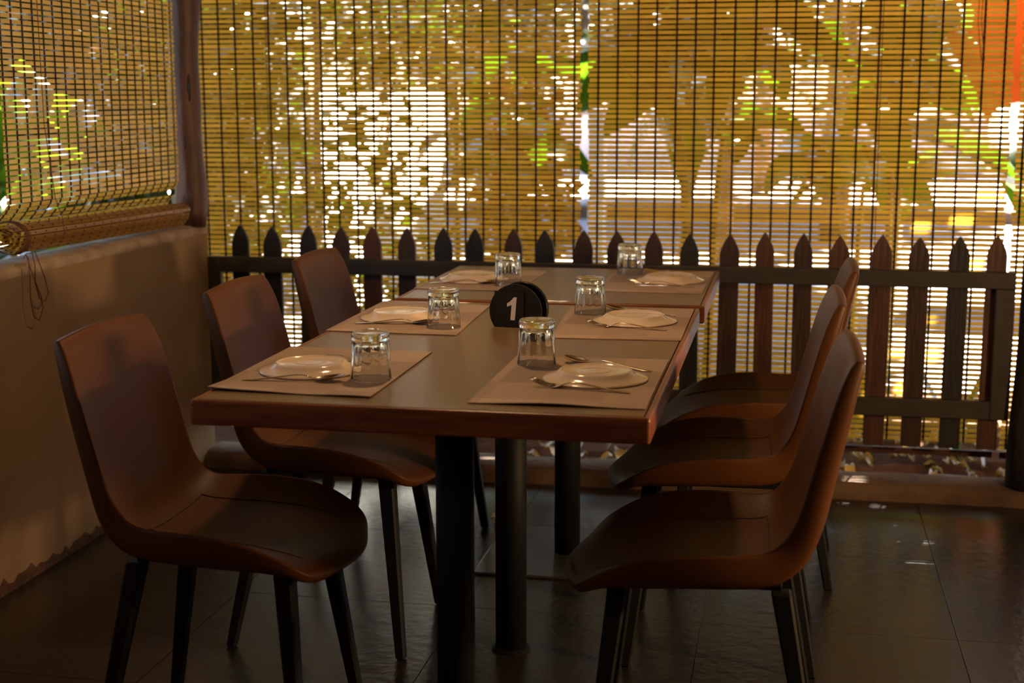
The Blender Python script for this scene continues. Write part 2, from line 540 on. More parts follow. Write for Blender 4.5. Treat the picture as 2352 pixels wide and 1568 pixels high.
# the rest of the room
struct(MB().box(4.2, 4.3, -5.1, 2.55, 0, ZC), 'wall_right', M['room_wall'])
struct(MB().box(-1.55, 4.3, -5.2, -5.1, 0, ZC), 'wall_front', M['room_wall'])
struct(MB().box(2.75, 4.2, 2.40, 2.55, 0, ZC), 'wall_back', M['room_wall'])
struct(MB().box(WX - 0.15, WX, -5.0, -1.25, 0.84, 2.42), 'wall_left_upper', M['plaster'])

# curb between the floor and the garden
rows = []
for k in range(90):
    x = -1.36 + k * (4.2 + 1.36) / 89
    j = lambda a: rnd.uniform(-a, a)
    rows.append([(x, 2.262 + j(.003), -0.02), (x, 2.258 + j(.005), 0.025 + j(.004)), (x, 2.262 + j(.004), 0.046 + j(.004)), (x, 2.278 + j(.004), 0.056 + j(.003)),
                 (x, 2.33, 0.060 + j(.003)), (x, 2.40, 0.058 + j(.003)), (x, 2.445 + j(.006), 0.046 + j(.005)), (x, 2.46 + j(.01), -0.05)])
cb = MB().grid(rows)
cb.add(rows[0], [tuple(range(8))])
cb.add(rows[-1], [tuple(reversed(range(8)))])
struct(cb, 'trim_5', M['curb'], smooth=True, normals=True)

# ------------------------------------------------------------------ round wooden post at the corner, standing on the wall
t = []
rad = []
for k in range(34):
    z = 0.838 + k * (2.42 - 0.838) / 33
    t.append((-1.384 + 0.006 * math.sin(k * .5), 2.285 + 0.004 * math.sin(k * .8), z))
    rad.append(0.052 + 0.003 * math.sin(k * 0.9) + rnd.uniform(-.0012, .0012))
post = MB().tube(t, rad, 20).build('corner_post', M['post_wood'], smooth=True)
tag(post, 'red-brown round log post standing on the end of the low plaster wall', 'post')
for kz, ka in ((1.48, -1.2), (1.12, -1.35), (1.30, -0.9)):
    kn = MB()
    kn.tube([(-1.384 + 0.048 * math.cos(ka), 2.285 + 0.048 * math.sin(ka), kz - 0.045), (-1.384 + 0.0525 * math.cos(ka), 2.285 + 0.0525 * math.sin(ka), kz), (-1.384 + 0.048 * math.cos(ka), 2.285 + 0.048 * math.sin(ka), kz + 0.045)], [0.002, 0.006, 0.002], 8)
    kn.build('knot', M['picket_black'], post, smooth=True)

# dark post at the right end
dp = MB()
t = [(1.374 + 0.028 * (z / 2.42), 2.315, z) for z in [0.058 + i * (2.42 - .058) / 20 for i in range(21)]]
dp.tube(t, [0.066 - 0.012 * min(1, i / 6) + 0.003 * math.sin(i * 1.3) for i in range(21)], 16)
tag(dp.build('dark_post', M['dark_post'], smooth=True), 'blackened round timber post standing on the curb at the right end of the fence', 'post')

# ------------------------------------------------------------------ picket fence
fence = empty('picket_fence', (0, 2.35, 0.058), 0, 'dark timber picket fence with pointed pickets in a grey frame, standing on the curb', 'fence')
pick_x = [-1.236, -1.118, -0.997, -0.88, -0.763, -0.643, -0.524, -0.405, -0.281, -0.169, -0.05, 0.066, 0.189, 0.307, 0.425, 0.546, 0.666, 0.782, 0.903, 1.02, 1.138, 1.253]
pick_m = 'black black black dark red dark black black dark black dark dark dark black dark red dark red red dark black red'.split()
Z0 = 0.058
for x, mm in zip(pick_x, pick_m):
    hw = 0.031 + rnd.uniform(-.0015, .0015)
    tip = 0.838 + rnd.uniform(-.006, .004) - Z0
    bot = 0.160 - Z0
    sh = tip - 0.062
    out = [(-hw, bot), (hw, bot), (hw, sh), (hw * 0.86, sh + 0.018), (hw * 0.48, sh + 0.043), (0.002, tip), (-0.002, tip), (-hw * 0.48, sh + 0.043), (-hw * 0.86, sh + 0.018), (-hw, sh)]
    n = len(out)
    mb = MB()
    mb.add([(p[0], 0.004, p[1]) for p in out] + [(p[0], 0.020, p[1]) for p in out], [tuple(range(n)), tuple(reversed(range(n, 2 * n)))] + [(i, i + n, (i + 1) % n + n, (i + 1) % n) for i in range(n)])
    o = mb.build('picket', M['picket_' + mm], fence, bevel=0.0025, normals=True)
    o.location = (x, 0, 0)
    o.rotation_euler = (0, rnd.uniform(-.008, .008), 0)
MB().box(-1.30, 1.312, -0.022, 0.003, 0.678 - Z0, 0.731 - Z0).build('top_rail', M['rail'], fence, bevel=0.003)
MB().box(-1.30, 1.254, -0.022, 0.003, 0.262 - Z0, 0.321 - Z0).build('bottom_rail', M['rail'], fence, bevel=0.003)
MB().box(1.254, 1.312, -0.0221, 0.0031, 0.262 - Z0, 0.6779 - Z0).build('stile', M['rail'], fence, bevel=0.003)
MB().box(-1.345, -1.3005, -0.022, 0.003, 0.262 - Z0, 0.731 - Z0).build('stile', M['rail'], fence, bevel=0.003)
for x in (-0.7, 0.775):
    MB().box(x - 0.011, x + 0.011, 0.0045, 0.026, 0.0, 0.2615 - Z0).build('leg', M['black_metal'], fence, bevel=0.002)

# ------------------------------------------------------------------ bamboo roll-up blinds
def cord_mesh(n, pitch, wgap, wslat, hs, th=0.0035):
    """a woven cord running down n slats, wider where it knots between them"""
    mb = MB()
    rows = []
    for i in range(n):
        z = -i * pitch
        for dz, wd, dp in ((hs * 0.9, wgap, 0.0012), (hs * 0.45, wslat, th * .75), (-hs * 0.45, wslat, th * .75), (-hs * 0.9, wgap, 0.0012)):
            rows.append([(-wd / 2, -dp, z + dz), (wd / 2, -dp, z + dz), (wd / 2, dp, z + dz), (-wd / 2, dp, z + dz), (-wd / 2, -dp, z + dz)])
    mb.grid(rows)
    return mb.mesh('cord', True)

def blind(label, loc, rz, length, ztop, zbot, pitch, hs, cords, wgap, wslat, tilt=0.0):
    """slats hang along local x, facing local -y"""
    root = empty('bamboo_blind', loc, rz, label, 'blind', 'bamboo roll-up blinds')
    n = int((ztop - zbot) / pitch)
    sm = MB()
    k = 7
    rows = []
    for i in range(k):
        x = length * i / (k - 1)
        rows.append([(x, -0.0006, -hs / 2), (x, -0.0006, hs / 2), (x, 0.0006, hs / 2), (x, 0.0006, -hs / 2), (x, -0.0006, -hs / 2)])
    sm.grid(rows)
    sm.add(rows[0][:4], [(0, 1, 2, 3)])
    sm.add(rows[-1][:4], [(3, 2, 1, 0)])
    me = sm.mesh('slat')
    for i in range(n):
        o = put('slat', me, M['slat'], root, (rnd.uniform(-.004, .004), 0, ztop - pitch * (i + .5)))
        o.rotation_euler = (tilt + rnd.uniform(-.08, .08), rnd.uniform(-.0006, .0006), 0)
        o.scale = (1, 1, 1 + rnd.uniform(-.07, .05))
    cm = cord_mesh(n, pitch, wgap, wslat, hs / 2)
    for c in cords:
        put('cord', cm, M['cord'], root, (c, 0, ztop - pitch * .5))
    MB().box(0, length, -0.012, 0.012, ztop, ztop + 0.03).build('head_rail', M['picket_dark'], root, bevel=0.003)
    return root

BY = 2.475
cl = [-1.338, -1.278, -1.213, -1.156, -1.092, -1.033, -0.97, -0.915, -0.849, -0.787, -0.726, -0.661, -0.599, -0.531, -0.468, -0.406, -0.348, -0.289, -0.225, -0.161, -0.096]
cr = [-0.017, 0.047, 0.113, 0.174, 0.239, 0.3, 0.361, 0.426, 0.492, 0.556, 0.617, 0.684, 0.748, 0.819, 0.879, 0.953, 1.007, 1.07, 1.133, 1.197, 1.262]
b1 = blind('bamboo blind behind the left half of the picket fence', (-1.425, BY, 0), 0, 1.352, 2.38, 0.255, 0.0169, 0.0122, [c + 1.425 for c in [-1.398] + cl], 0.0070, 0.0048)
b2 = blind('bamboo blind behind the right half of the picket fence', (-0.049, BY + 0.004, 0), 0, 1.338, 2.38, 0.135, 0.0169, 0.0122, [c + 0.049 for c in cr], 0.0070, 0.0048)
b3 = blind('bamboo blind past the dark post at the right edge of the view', (1.310, BY, 0), 0, 1.40, 2.38, 0.13, 0.0169, 0.0122, [0.02 + 0.064 * i for i in range(21)], 0.0070, 0.0048)
for b, L, z in ((b1, 1.352, 0.252), (b2, 1.338, 0.122), (b3, 1.40, 0.122)):
    MB().box(0, L, -0.008, 0.008, z - 0.016, z + 0.005).build('bottom_rail', M['picket_red'], b, bevel=0.003)
# pull strings hanging in front of the two back blinds
for b, xs, zb in ((b1, (0.265, 0.272), 1.02), (b2, (1.225, 1.235), 1.38), (b2, (0.93, 0.938), 0.75)):
    for x in xs:
        MB().tube([(x, -0.012, 2.38), (x + .004, -0.012, 1.9), (x - .002, -0.013, 1.5), (x + (0.014 if zb > 1.3 else 0), -0.012, zb)], 0.0012, 5).build('pull_string', M['string'], b)

# left blind: hangs inside the opening above the wall, its foot folded and rolled up on the wall top
LB_Y0, LB_Y1, LBX = 1.125, 2.205, -1.385
lb = empty('bamboo_blind', (LBX, LB_Y0, 0), R(90), 'bamboo blind above the plaster wall, its bottom rolled up and tied', 'blind', 'bamboo roll-up blinds')
L = LB_Y1 - LB_Y0
pitch, hs = 0.0150, 0.0108
path = []                                         # (local y, z, tilt): local -y faces the room
z = 2.38
while z > 0.998:
    path.append((0.0, z, 0.0))
    z -= pitch
yy, zz = 0.0, path[-1][1]
ang = 0.0
for a in (0.35, 0.6, 0.75, 0.75, 0.6):             # kinks outwards
    zz -= pitch * math.cos(a)
    yy += pitch * math.sin(a)
    path.append((yy, zz, a))
for a in (-0.5, -1.15, -1.2, -0.6):                # folds back towards the room as a lip
    zz -= pitch * math.cos(a) * 0.9
    yy += pitch * math.sin(a)
    path.append((yy, zz, a))
# then a flattened spiral of slats lying on the wall top
cx_, cz_ = 0.010, 0.906
th = 2.2
rr = 0.048
while rr > 0.012:
    def dia(t_):                                  # a squashed, three-cornered roll
        k_ = 1.0 / (0.55 + 0.45 * (abs(math.cos(t_ + .35)) + abs(math.sin(t_ + .35))))
        return cx_ + rr * 1.10 * k_ * math.cos(t_), cz_ + rr * 1.02 * k_ * math.sin(t_)
    px, pz = dia(th)
    nx_, nz_ = dia(th + 0.05)
    path.append((px, pz, math.atan2(nx_ - px, -(nz_ - pz))))
    th += pitch / rr * 1.02
    rr -= 0.0011
sm = MB()
rows = []
for i in range(9):
    x = L * i / 8
    rows.append([(x, -0.0006, -hs / 2), (x, -0.0006, hs / 2), (x, 0.0006, hs / 2), (x, 0.0006, -hs / 2), (x, -0.0006, -hs / 2)])
sm.grid(rows)
sm.add(rows[0][:4], [(0, 1, 2, 3)])
sm.add(rows[-1][:4], [(3, 2, 1, 0)])
lslat = sm.mesh('slat')
for i, (py, pz, a) in enumerate(path):
    o = put('slat', lslat, M['slat'], lb, (rnd.uniform(-.004, .004), py, pz))
    o.rotation_euler = (a + rnd.uniform(-.06, .06), (0.018 if pz < 0.97 else 0) + rnd.uniform(-.001, .001), 0)
for c in range(20):
    x = 0.014 + c * 0.0548
    if x > L - 0.005:
        break
    mb = MB()
    for py, pz, a in path:
        ca, sa = math.cos(a), math.sin(a)
        q_ = 1.0 if pz > 0.945 else 0.42
        zd = pz - (0.018 * x if pz < 0.97 else 0)
        pts = [(-0.0031, -0.0024, -hs * .52 * q_ * q_), (0.0031, -0.0024, -hs * .52 * q_ * q_), (0.0031, -0.0024, hs * .52 * q_ * q_), (-0.0031, -0.0024, hs * .52 * q_ * q_),
               (-0.0031, 0.0024, -hs * .52 * q_), (0.0031, 0.0024, -hs * .52 * q_), (0.0031, 0.0024, hs * .52 * q_), (-0.0031, 0.0024, hs * .52 * q_)]
        mb.add([(x + q[0], py + q[1] * ca - q[2] * sa, zd + q[1] * sa + q[2] * ca) for q in pts],
               [(0, 1, 2, 3), (7, 6, 5, 4), (0, 4, 5, 1), (1, 5, 6, 2), (2, 6, 7, 3), (3, 7, 4, 0)])
    for (py, pz, a), (qy, qz, b) in zip(path[:-1], path[1:]):
        if pz < 0.945:
            break
        mb.add([(x - .0008, py, pz), (x + .0008, py, pz), (x + .0008, qy, qz), (x - .0008, qy, qz)], [(0, 1, 2, 3)])
    mb.build('cord', M['cord'], lb)
MB().box(0, L, -0.012, 0.012, 2.39, 2.42).build('head_rail', M['picket_dark'], lb, bevel=0.003)
# tie wrapped round the end of the roll and the loops of pull string hanging from it
tie = MB()
for k in range(4):
    pts = [(0.012 + 0.005 * k, cx_ + (0.052 + .002 * k) * math.cos(t_), cz_ + (0.042 + .001 * k) * math.sin(t_)) for t_ in (2 * math.pi * i / 16 for i in range(17))]
    tie.tube(pts, 0.0014, 5)
tie.build('tie', M['string'], lb, smooth=True)
s = MB()
s.tube([(0.01, -0.058, 0.90), (0.03, -0.058, 0.86), (0.062, -0.060, 0.80), (0.078, -0.060, 0.755), (0.060, -0.060, 0.735), (0.030, -0.060, 0.745), (0.012, -0.060, 0.79), (0.016, -0.060, 0.835), (0.006, -0.060, 0.868), (-0.02, -0.06, 0.872), (-0.04, -0.06, 0.862)], 0.0014, 6)
s.tube([(-0.03, -0.062, 0.87), (0.0, -0.062, 0.81), (0.035, -0.062, 0.75), (0.042, -0.062, 0.72), (0.02, -0.062, 0.69), (-0.005, -0.062, 0.70), (-0.02, -0.062, 0.75), (-0.015, -0.062, 0.81), (-0.02, -0.062, 0.86), (-0.03, -0.06, 0.87)], 0.0014, 6)
s.build('string_loop', M['string'], lb, smooth=True)
s = MB()
s.tube([(0.19, -0.008, 2.39), (0.195, -0.008, 1.6), (0.192, -0.012, 1.2), (0.200, -0.028, 1.0), (0.203, -0.045, 0.945), (0.190, -0.055, 0.905), (0.16, -0.05, 0.872)], 0.0012, 6)
s.build('pull_string', M['string'], lb, smooth=True)
# second blind on the left side, nearer the camera and out of the frame, closing the rest of the opening
b4 = blind('bamboo blind above the plaster wall, nearer than the tied one', (LBX, -1.20, 0), R(90), 2.10, 2.38, 0.90, 0.0150, 0.0108, [0.02 + 0.055 * i for i in range(38)], 0.003, 0.0055)

# ------------------------------------------------------------------ tables
def table(name, label, x0, x1, y0, y1, legs, plate=None):
    """wood-edged laminate top on round steel pedestals; world coordinates"""
    cx, cy_ = (x0 + x1) / 2, (y0 + y1) / 2
    root = empty(name, (cx, cy_, 0), 0, label, 'table', 'restaurant tables pushed end to end')
    hx, hy, e = (x1 - x0) / 2, (y1 - y0) / 2, 0.013
    # the top is a solid wood-lipped slab; its laminate sheet lies flush in the lipping
    mb = MB()
    zb, zt = 0.704, 0.750
    o_ = [(-hx, -hy), (hx, -hy), (hx, hy), (-hx, hy)]
    i_ = [(-hx + e, -hy + e), (hx - e, -hy + e), (hx - e, hy - e), (-hx + e, hy - e)]
    vs = [(*p, zb) for p in o_] + [(*p, zt) for p in o_] + [(*p, zt) for p in i_] + [(*p, zb) for p in i_]
    fs = []
    for k in range(4):
        q = (k + 1) % 4
        fs += [(k, q, q + 4, k + 4), (k + 4, q + 4, q + 8, k + 8), (k + 8, q + 8, q + 12, k + 12), (k + 12, q + 12, q, k)]
    mb.add(vs, fs)
    mb.build('wooden_edge', M['table_edge'], root, bevel=0.006, segs=3, normals=True)
    MB().box(-hx + e, hx - e, -hy + e, hy - e, zb + 0.004, zt - 0.0003).build('table_top', M['table_top'], root)
    for lx, ly, base in legs:
        lx -= cx
        ly -= cy_
        lm = MB()
        lm.tube([(lx, ly, 0.0), (lx, ly, 0.70)], 0.0362, 32)
        leg = lm.build('leg', M['black_metal'], root, smooth=False)
        for p in leg.data.polygons:
            p.use_smooth = len(p.vertices) == 4
        MB().box(lx - .15, lx + .15, ly - .03, ly + .03, 0.699, 0.7075).build('mounting_plate', M['black_metal'], root, bevel=0.001)
        if base:
            MB().box(lx - base, lx + base, ly - base, ly + base, 0.001, 0.008).build('base_plate', M['base_steel'], root, bevel=0.002)
        else:
            MB().lathe([(0, 0.001), (0.046, 0.001), (0.046, 0.004), (0.038, 0.009), (0, 0.009)], 32).build('base_flange', M['black_metal'], root, loc=(lx, ly, 0))
    return root

table('dining_table', 'larger taupe table with a red-brown wooden edge, nearest the camera, set for four', -0.404, 0.404, 0.0, 1.272, [(0.017, 0.235, 0), (0.009, 0.826, 0)])
table('dining_table', 'smaller taupe table pushed against the far end of the larger one, set for two', -0.396, 0.414, 1.306, 2.062, [(0.030, 1.545, 0.222)])

# ------------------------------------------------------------------ dining chairs
def chair_shell():
    C_ = [(-.236, .846), (-.222, .785), (-.204, .70), (-.187, .62), (-.174, .55), (-.152, .496), (-.112, .458), (-.04, .450), (.04, .449), (.12, .446), (.185, .437), (.228, .424), (.246, .408)]
    rim = [.004, .012, .016, .020, .024, .032, .042, .049, .049, .040, .019, .001, -.004]
    th = [.024, .030, .033, .034, .036, .038, .038, .030, .029, .028, .026, .022, .014]
    hw = [.174, .190, .192, .191, .188, .184, .192, .208, .216, .216, .208, .192, .140]
    n = len(C_)
    N = []
    for i in range(n):
        a, b = Vector(C_[max(i - 1, 0)]), Vector(C_[min(i + 1, n - 1)])
        d = (b - a).normalized()
        N.append((-d.y, d.x) if False else (d.y * -1, d.x))
    vv = [-1, -.90, -.64, -.3, 0, .3, .64, .90, 1]
    w_ = lambda v: max(0.0, (abs(v) - .5) / .5) ** 1.25
    inner = lambda i, v: (C_[i][0] + N[i][0] * rim[i] * w_(v) + (0.030 * (1 - v * v) if i == n - 1 else (0.010 * (1 - v * v) if i == n - 2 else 0)) - (0.004 * v * v if i == 0 else 0), v * hw[i], C_[i][1] + N[i][1] * rim[i] * w_(v) + (-.010 * v * v if i == 0 else 0))
    def outer(i, v):
        # the underside follows the seat but stays flat across, so the rim reads thicker
        k = rim[i] * w_(v) * (0.25 if 5 <= i <= 9 else 0.8)
        return (C_[i][0] + N[i][0] * (k - th[i]) + (0.030 * (1 - v * v) if i == n - 1 else (0.010 * (1 - v * v) if i == n - 2 else 0)), v * (hw[i] - .006), C_[i][1] + N[i][1] * (k - th[i]) + (-.010 * v * v if i == 0 else 0))
    def edge(i, s):
        a, b = Vector(inner(i, s)), Vector(outer(i, s))
        m = (a + b) / 2
        m.y += s * .004
        return tuple(m)
    rings = []
    for i in range(n):
        rings.append([inner(i, v) for v in vv] + [edge(i, 1)] + [outer(i, v) for v in reversed(vv)] + [edge(i, -1)])
    k = len(rings[0])
    vs = [p for r in rings for p in r]
    fs = []
    for i in range(n - 1):
        for j in range(k):
            fs.append((i * k + j, i * k + (j + 1) % k, (i + 1) * k + (j + 1) % k, (i + 1) * k + j))
    for base, flip in ((0, False), ((n - 1) * k, True)):
        m = len(vv)
        for j in range(m - 1):
            q = (base + j, base + j + 1, base + 2 * m - 1 - j, base + 2 * m - j)
            fs.append(q if flip else tuple(reversed(q)))
        q1 = (base + m - 1, base + m, base + m + 1)
        q2 = (base, base + 2 * m, base + 2 * m + 1)
        fs.append(q1 if flip else tuple(reversed(q1)))
        fs.append(tuple(reversed(q2)) if flip else q2)
    return vs, fs, inner, vv, n

def make_chair():
    root = empty('dining_chair')
    vs, fs, inner, vv, n = chair_shell()
    mb = MB()
    mb.add(vs, fs)
    sh = mb.build('seat_shell', M['leather'], root, smooth=True, normals=True)
    me = sh.data                                  # a firm welt where the side band meets the inner face
    at = me.attributes.new('crease_edge', 'FLOAT', 'EDGE')
    ring = 2 * len(vv) + 2
    for e in me.edges:
        i, j = e.vertices
        if i % ring == j % ring and i % ring in (0, len(vv) - 1):
            at.data[e.index].value = 0.55
        elif i // ring == j // ring and i // ring == 0:
            at.data[e.index].value = 0.35
    ss = sh.modifiers.new('subdivision', 'SUBSURF')
    ss.levels = ss.render_levels = 2
    # stitched seams: across the crease of seat and back, and down both sides of the seat pad
    from mathutils.bvhtree import BVHTree
    bpy.context.view_layer.update()
    dg = bpy.context.evaluated_depsgraph_get()
    bvh = BVHTree.FromObject(sh, dg)
    def snap(p):
        loc, nor, _i, _d = bvh.find_nearest(Vector(p))
        return tuple(loc + nor * .0004)
    sm = MB()
    lift = lambda p, q: (p[0] + q[0], p[1] + q[1], p[2] + q[2])
    sm.tube([snap(lift(inner(6, v / 20), (0.004, 0, 0.0012))) for v in range(-13, 14)], 0.0017, 6)
    for s in (-.64, .64):
        sm.tube([snap(Vector(inner(int(i), s)) * (1 - i % 1) + Vector(inner(int(i) + 1, s)) * (i % 1)) for i in (6 + k / 4 for k in range(18))], 0.0015, 6)
    sm.build('seam', M['seam'], root, smooth=True)
    # under-seat frame
    MB().box(-.130, .190, -.125, -.095, .4105, .421).box(-.130, .190, .095, .125, .4105, .421).box(-.130, -.100, -.0949, .0949, .4105, .421).box(.160, .190, -.0949, .0949, .4105, .421).build('seat_frame', M['black_metal'], root, bevel=0.002)
    for tx, ty, fx, fy in ((-.128, -.124, -.206, -.184), (-.128, .124, -.206, .184), (.160, -.120, .206, -.186), (.160, .120, .206, .186)):
        a, b = Vector((tx, ty, .4115)), Vector((fx, fy, 0.001))
        h0, h1 = .0180, .0115
        mb = MB()
        mb.add([(a.x + sx * h0, a.y + sy * h0, a.z) for sx, sy in ((-1, -1), (1, -1), (1, 1), (-1, 1))] + [(b.x + sx * h1, b.y + sy * h1, b.z) for sx, sy in ((-1, -1), (1, -1), (1, 1), (-1, 1))],
               [(0, 1, 2, 3), (7, 6, 5, 4), (0, 4, 5, 1), (1, 5, 6, 2), (2, 6, 7, 3), (3, 7, 4, 0)])
        mb.build('leg', M['black_metal'], root, bevel=0.004, segs=1, normals=True)
    return root

CH = [  # x, y, facing, label
    (-0.440, 0.236, 0.0, 'tan leather dining chair on the wall side of the table, nearest the camera'),
    (-0.432, 0.900, 0.0, 'tan leather dining chair on the wall side of the table, middle of the three'),
    (-0.455, 1.560, 0.0, 'tan leather dining chair on the wall side of the table, farthest, at the smaller table'),
    (0.492, 0.285, 181.5, 'tan leather dining chair on the right side of the table, nearest the camera'),
    (0.486, 0.960, 181.0, 'tan leather dining chair on the right side of the table, middle of the three'),
    (0.540, 1.560, 180.0, 'tan leather dining chair on the right side of the table, farthest, at the smaller table')]
proto = make_chair()
for i, (x, y, a, lab) in enumerate(CH):
    o = proto if i == 0 else copy_tree(proto)
    o.location = (x, y, 0)
    o.rotation_euler = (0, 0, R(a))
    tag(o, lab, 'chair', 'tan leather chairs round the tables')

# ------------------------------------------------------------------ table settings
TZ = 0.750
# placemats
MATS = [((-0.405, 0.086), (-0.096, 0.070), (-0.100, 0.535), (-0.409, 0.540), 'near table, nearest seat on the wall side'),
        ((0.082, 0.060), (0.389, 0.064), (0.389, 0.532), (0.081, 0.520), 'near table, nearest seat on the right side'),
        ((-0.404, 0.759), (-0.100, 0.748), (-0.118, 1.206), (-0.405, 1.240), 'near table, second seat on the wall side'),
        ((0.110, 0.754), (0.394, 0.770), (0.392, 1.238), (0.085, 1.222), 'near table, second seat on the right side'),
        ((-0.393, 1.497), (-0.099, 1.488), (-0.096, 1.949), (-0.383, 1.956), 'smaller far table, wall side'),
        ((0.108, 1.540), (0.392, 1.534), (0.398, 2.010), (0.100, 2.005), 'smaller far table, right side')]
for k, (a, b, c, d, where) in enumerate(MATS):
    cx, cy_ = sum(p[0] for p in (a, b, c, d)) / 4, sum(p[1] for p in (a, b, c, d)) / 4
    ma = empty('placemat', (cx, cy_, TZ), 0, 'brown woven placemat on the ' + where, 'placemat', 'woven placemats on the tables')
    rows, low = [], []
    NU, NV = 14, 20
    P4 = [Vector((p[0] - cx, p[1] - cy_)) for p in (a, b, c, d)]
    for j in range(NV + 1):
        r_, q_ = [], []
        for i in range(NU + 1):
            u, v = i / NU, j / NV
            p = (P4[0] * (1 - u) + P4[1] * u) * (1 - v) + (P4[3] * (1 - u) + P4[2] * u) * v
            curl = 0.0
            if k == 0: curl = 0.005 * max(0, 1 - u * 4) * max(0, 1 - v * 5) + 0.0025 * math.sin(u * 5.2) ** 2 * max(0, 1 - v * 6)
            if k == 1: curl = 0.004 * math.sin(min(1, u * 1.1) * math.pi) ** 2 * max(0, 1 - v * 7)
            r_.append((p.x, p.y, 0.0020 + curl))
            q_.append((p.x, p.y, 0.0004 + curl))
        rows.append(r_)
        low.append(q_)
    mb = MB().grid(rows)
    mb.grid([list(reversed(r_)) for r_ in low])
    for A, B in (([r_[0] for r_ in rows], [r_[0] for r_ in low]), ([r_[-1] for r_ in low], [r_[-1] for r_ in rows]), (low[0], rows[0]), (rows[-1], low[-1])):
        mb.grid([A, B])
    o = mb.build('woven_sheet', M['placemat'], ma, smooth=False)

# plates, turned upside down
def make_plate():
    root = empty('plate')
    prof = [(0.0, 0.0135), (0.050, 0.0135), (0.060, 0.0120), (0.072, 0.0075), (0.088, 0.0022), (0.0965, 0.0003), (0.0985, 0.0014), (0.0980, 0.0030), (0.0935, 0.0045), (0.0800, 0.0085), (0.0720, 0.0135), (0.0690, 0.0168), (0.0660, 0.0185),
            (0.0635, 0.0186), (0.0620, 0.0170), (0.0600, 0.0160), (0.030, 0.0158), (0.0, 0.0158)]
    MB().lathe(prof, 72).build('plate_body', M['plate'], root, smooth=True, normals=True)
    mk = MB()
    for rr in (0.026, 0.0275):
        mk.tube([(rr * math.cos(t), rr * math.sin(t), 0.0158) for t in (2 * math.pi * i / 40 for i in range(41))], 0.0006, 5)
    mk.build('embossed_ring', M['plate'], root, smooth=True)
    return root
SEAT = ['nearest seat on the wall side', 'nearest seat on the right side', 'second seat on the wall side', 'second seat on the right side', 'wall side of the smaller far table', 'right side of the smaller far table']
PL = [(-0.279, 0.289), (0.271, 0.306), (-0.283, 0.967), (0.269, 1.014), (-0.272, 1.705), (0.288, 1.777)]
proto = make_plate()
for i, (x, y) in enumerate(PL):
    o = proto if i == 0 else copy_tree(proto)
    o.location = (x, y, TZ + 0.0022)
    o.rotation_euler = (0, 0, i * 1.1)
    tag(o, 'cream plate turned upside down at the ' + SEAT[i], 'plate', 'upturned plates on the placemats')

# glasses, turned upside down
def make_glass():
    root = empty('glass_tumbler')
    outer = [(0.0365, 0.0003), (0.0385, 0.0003), (0.0390, 0.0012), (0.0386, 0.003), (0.0372, 0.028), (0.0356, 0.056), (0.0346, 0.0700), (0.0338, 0.0735), (0.0340, 0.0750), (0.0352, 0.0770), (0.0356, 0.0800), (0.0352, 0.0850), (0.0338, 0.0882), (0.0318, 0.0897), (0.0290, 0.0895), (0.020, 0.0880), (0.0, 0.0876)]
    inn = [(0.0, 0.0765), (0.016, 0.0760), (0.0255, 0.0735), (0.0292, 0.0690), (0.0314, 0.0640), (0.0336, 0.046), (0.0361, 0.022), (0.0376, 0.004), (0.0372, 0.0006), (0.0365, 0.0003)]
    prof = outer[::-1][0:0] + inn + outer[1:]
    nin = len(inn)
    fl = lambda k, t: (0.00055 * math.cos(12 * t) if 3 <= k <= 6 else 0.0)
    MB().lathe(prof, 96, fl).build('tumbler_body', M['glass'], root, smooth=True, normals=True)
    return root
GL = [(-0.141, 0.230), (0.137, 0.435), (-0.150, 0.844), (0.149, 1.116), (-0.149, 1.599), (0.157, 1.908)]
proto = make_glass()
for i, (x, y) in enumerate(GL):
    o = proto if i == 0 else copy_tree(proto)
    o.location = (x, y, TZ + (0.0022 if i in (0, 2, 3, 4, 5, 1) else 0.0002))
    o.rotation_euler = (0, 0, 0.3 + i * 0.9)
    tag(o, 'clear glass tumbler turned upside down at the ' + SEAT[i], 'glass', 'upturned tumblers on the placemats')

# cutlery: local +x runs from the handle's end to the head, z = 0 is the mat
def strip(pts, nw=6):
    """pts: (x, z, half width, dish)"""
    rows = []
    for x, z, hw, dish in pts:
        rows.append([(x, hw * (2 * j / nw - 1), z - dish * (1 - (2 * j / nw - 1) ** 2)) for j in range(nw + 1)])
    return MB().grid(rows)
def thick(o, t):
    m = o.modifiers.new('thickness', 'SOLIDIFY')
    m.thickness = t
    m.offset = 1
    s = o.modifiers.new('subdivision', 'SUBSURF')
    s.levels = s.render_levels = 1
def make_spoon():
    root = empty('spoon')
    h = strip([(-.098, .0015, .0035, 0), (-.096, .0014, .0068, 0), (-.080, .0014, .0066, 0), (-.050, .0045, .0048, 0), (-.010, .0105, .0034, 0), (.012, .0125, .0030, 0), (.026, .0110, .0030, 0), (.036, .0062, .0033, 0)], 4).build('handle', M['steel'], root, smooth=True)
    thick(h, .0018)
    b = strip([(.036, .0062, .0033, 0), (.041, .0058, .0080, .0020), (.049, .0066, .0150, .0048), (.060, .0082, .0190, .0062), (.074, .0100, .0190, .0060), (.086, .0118, .0150, .0044), (.094, .0130, .0090, .0020), (.0975, .0135, .0020, 0)], 8).build('bowl', M['steel'], root, smooth=True)
    thick(b, .0010)
    return root
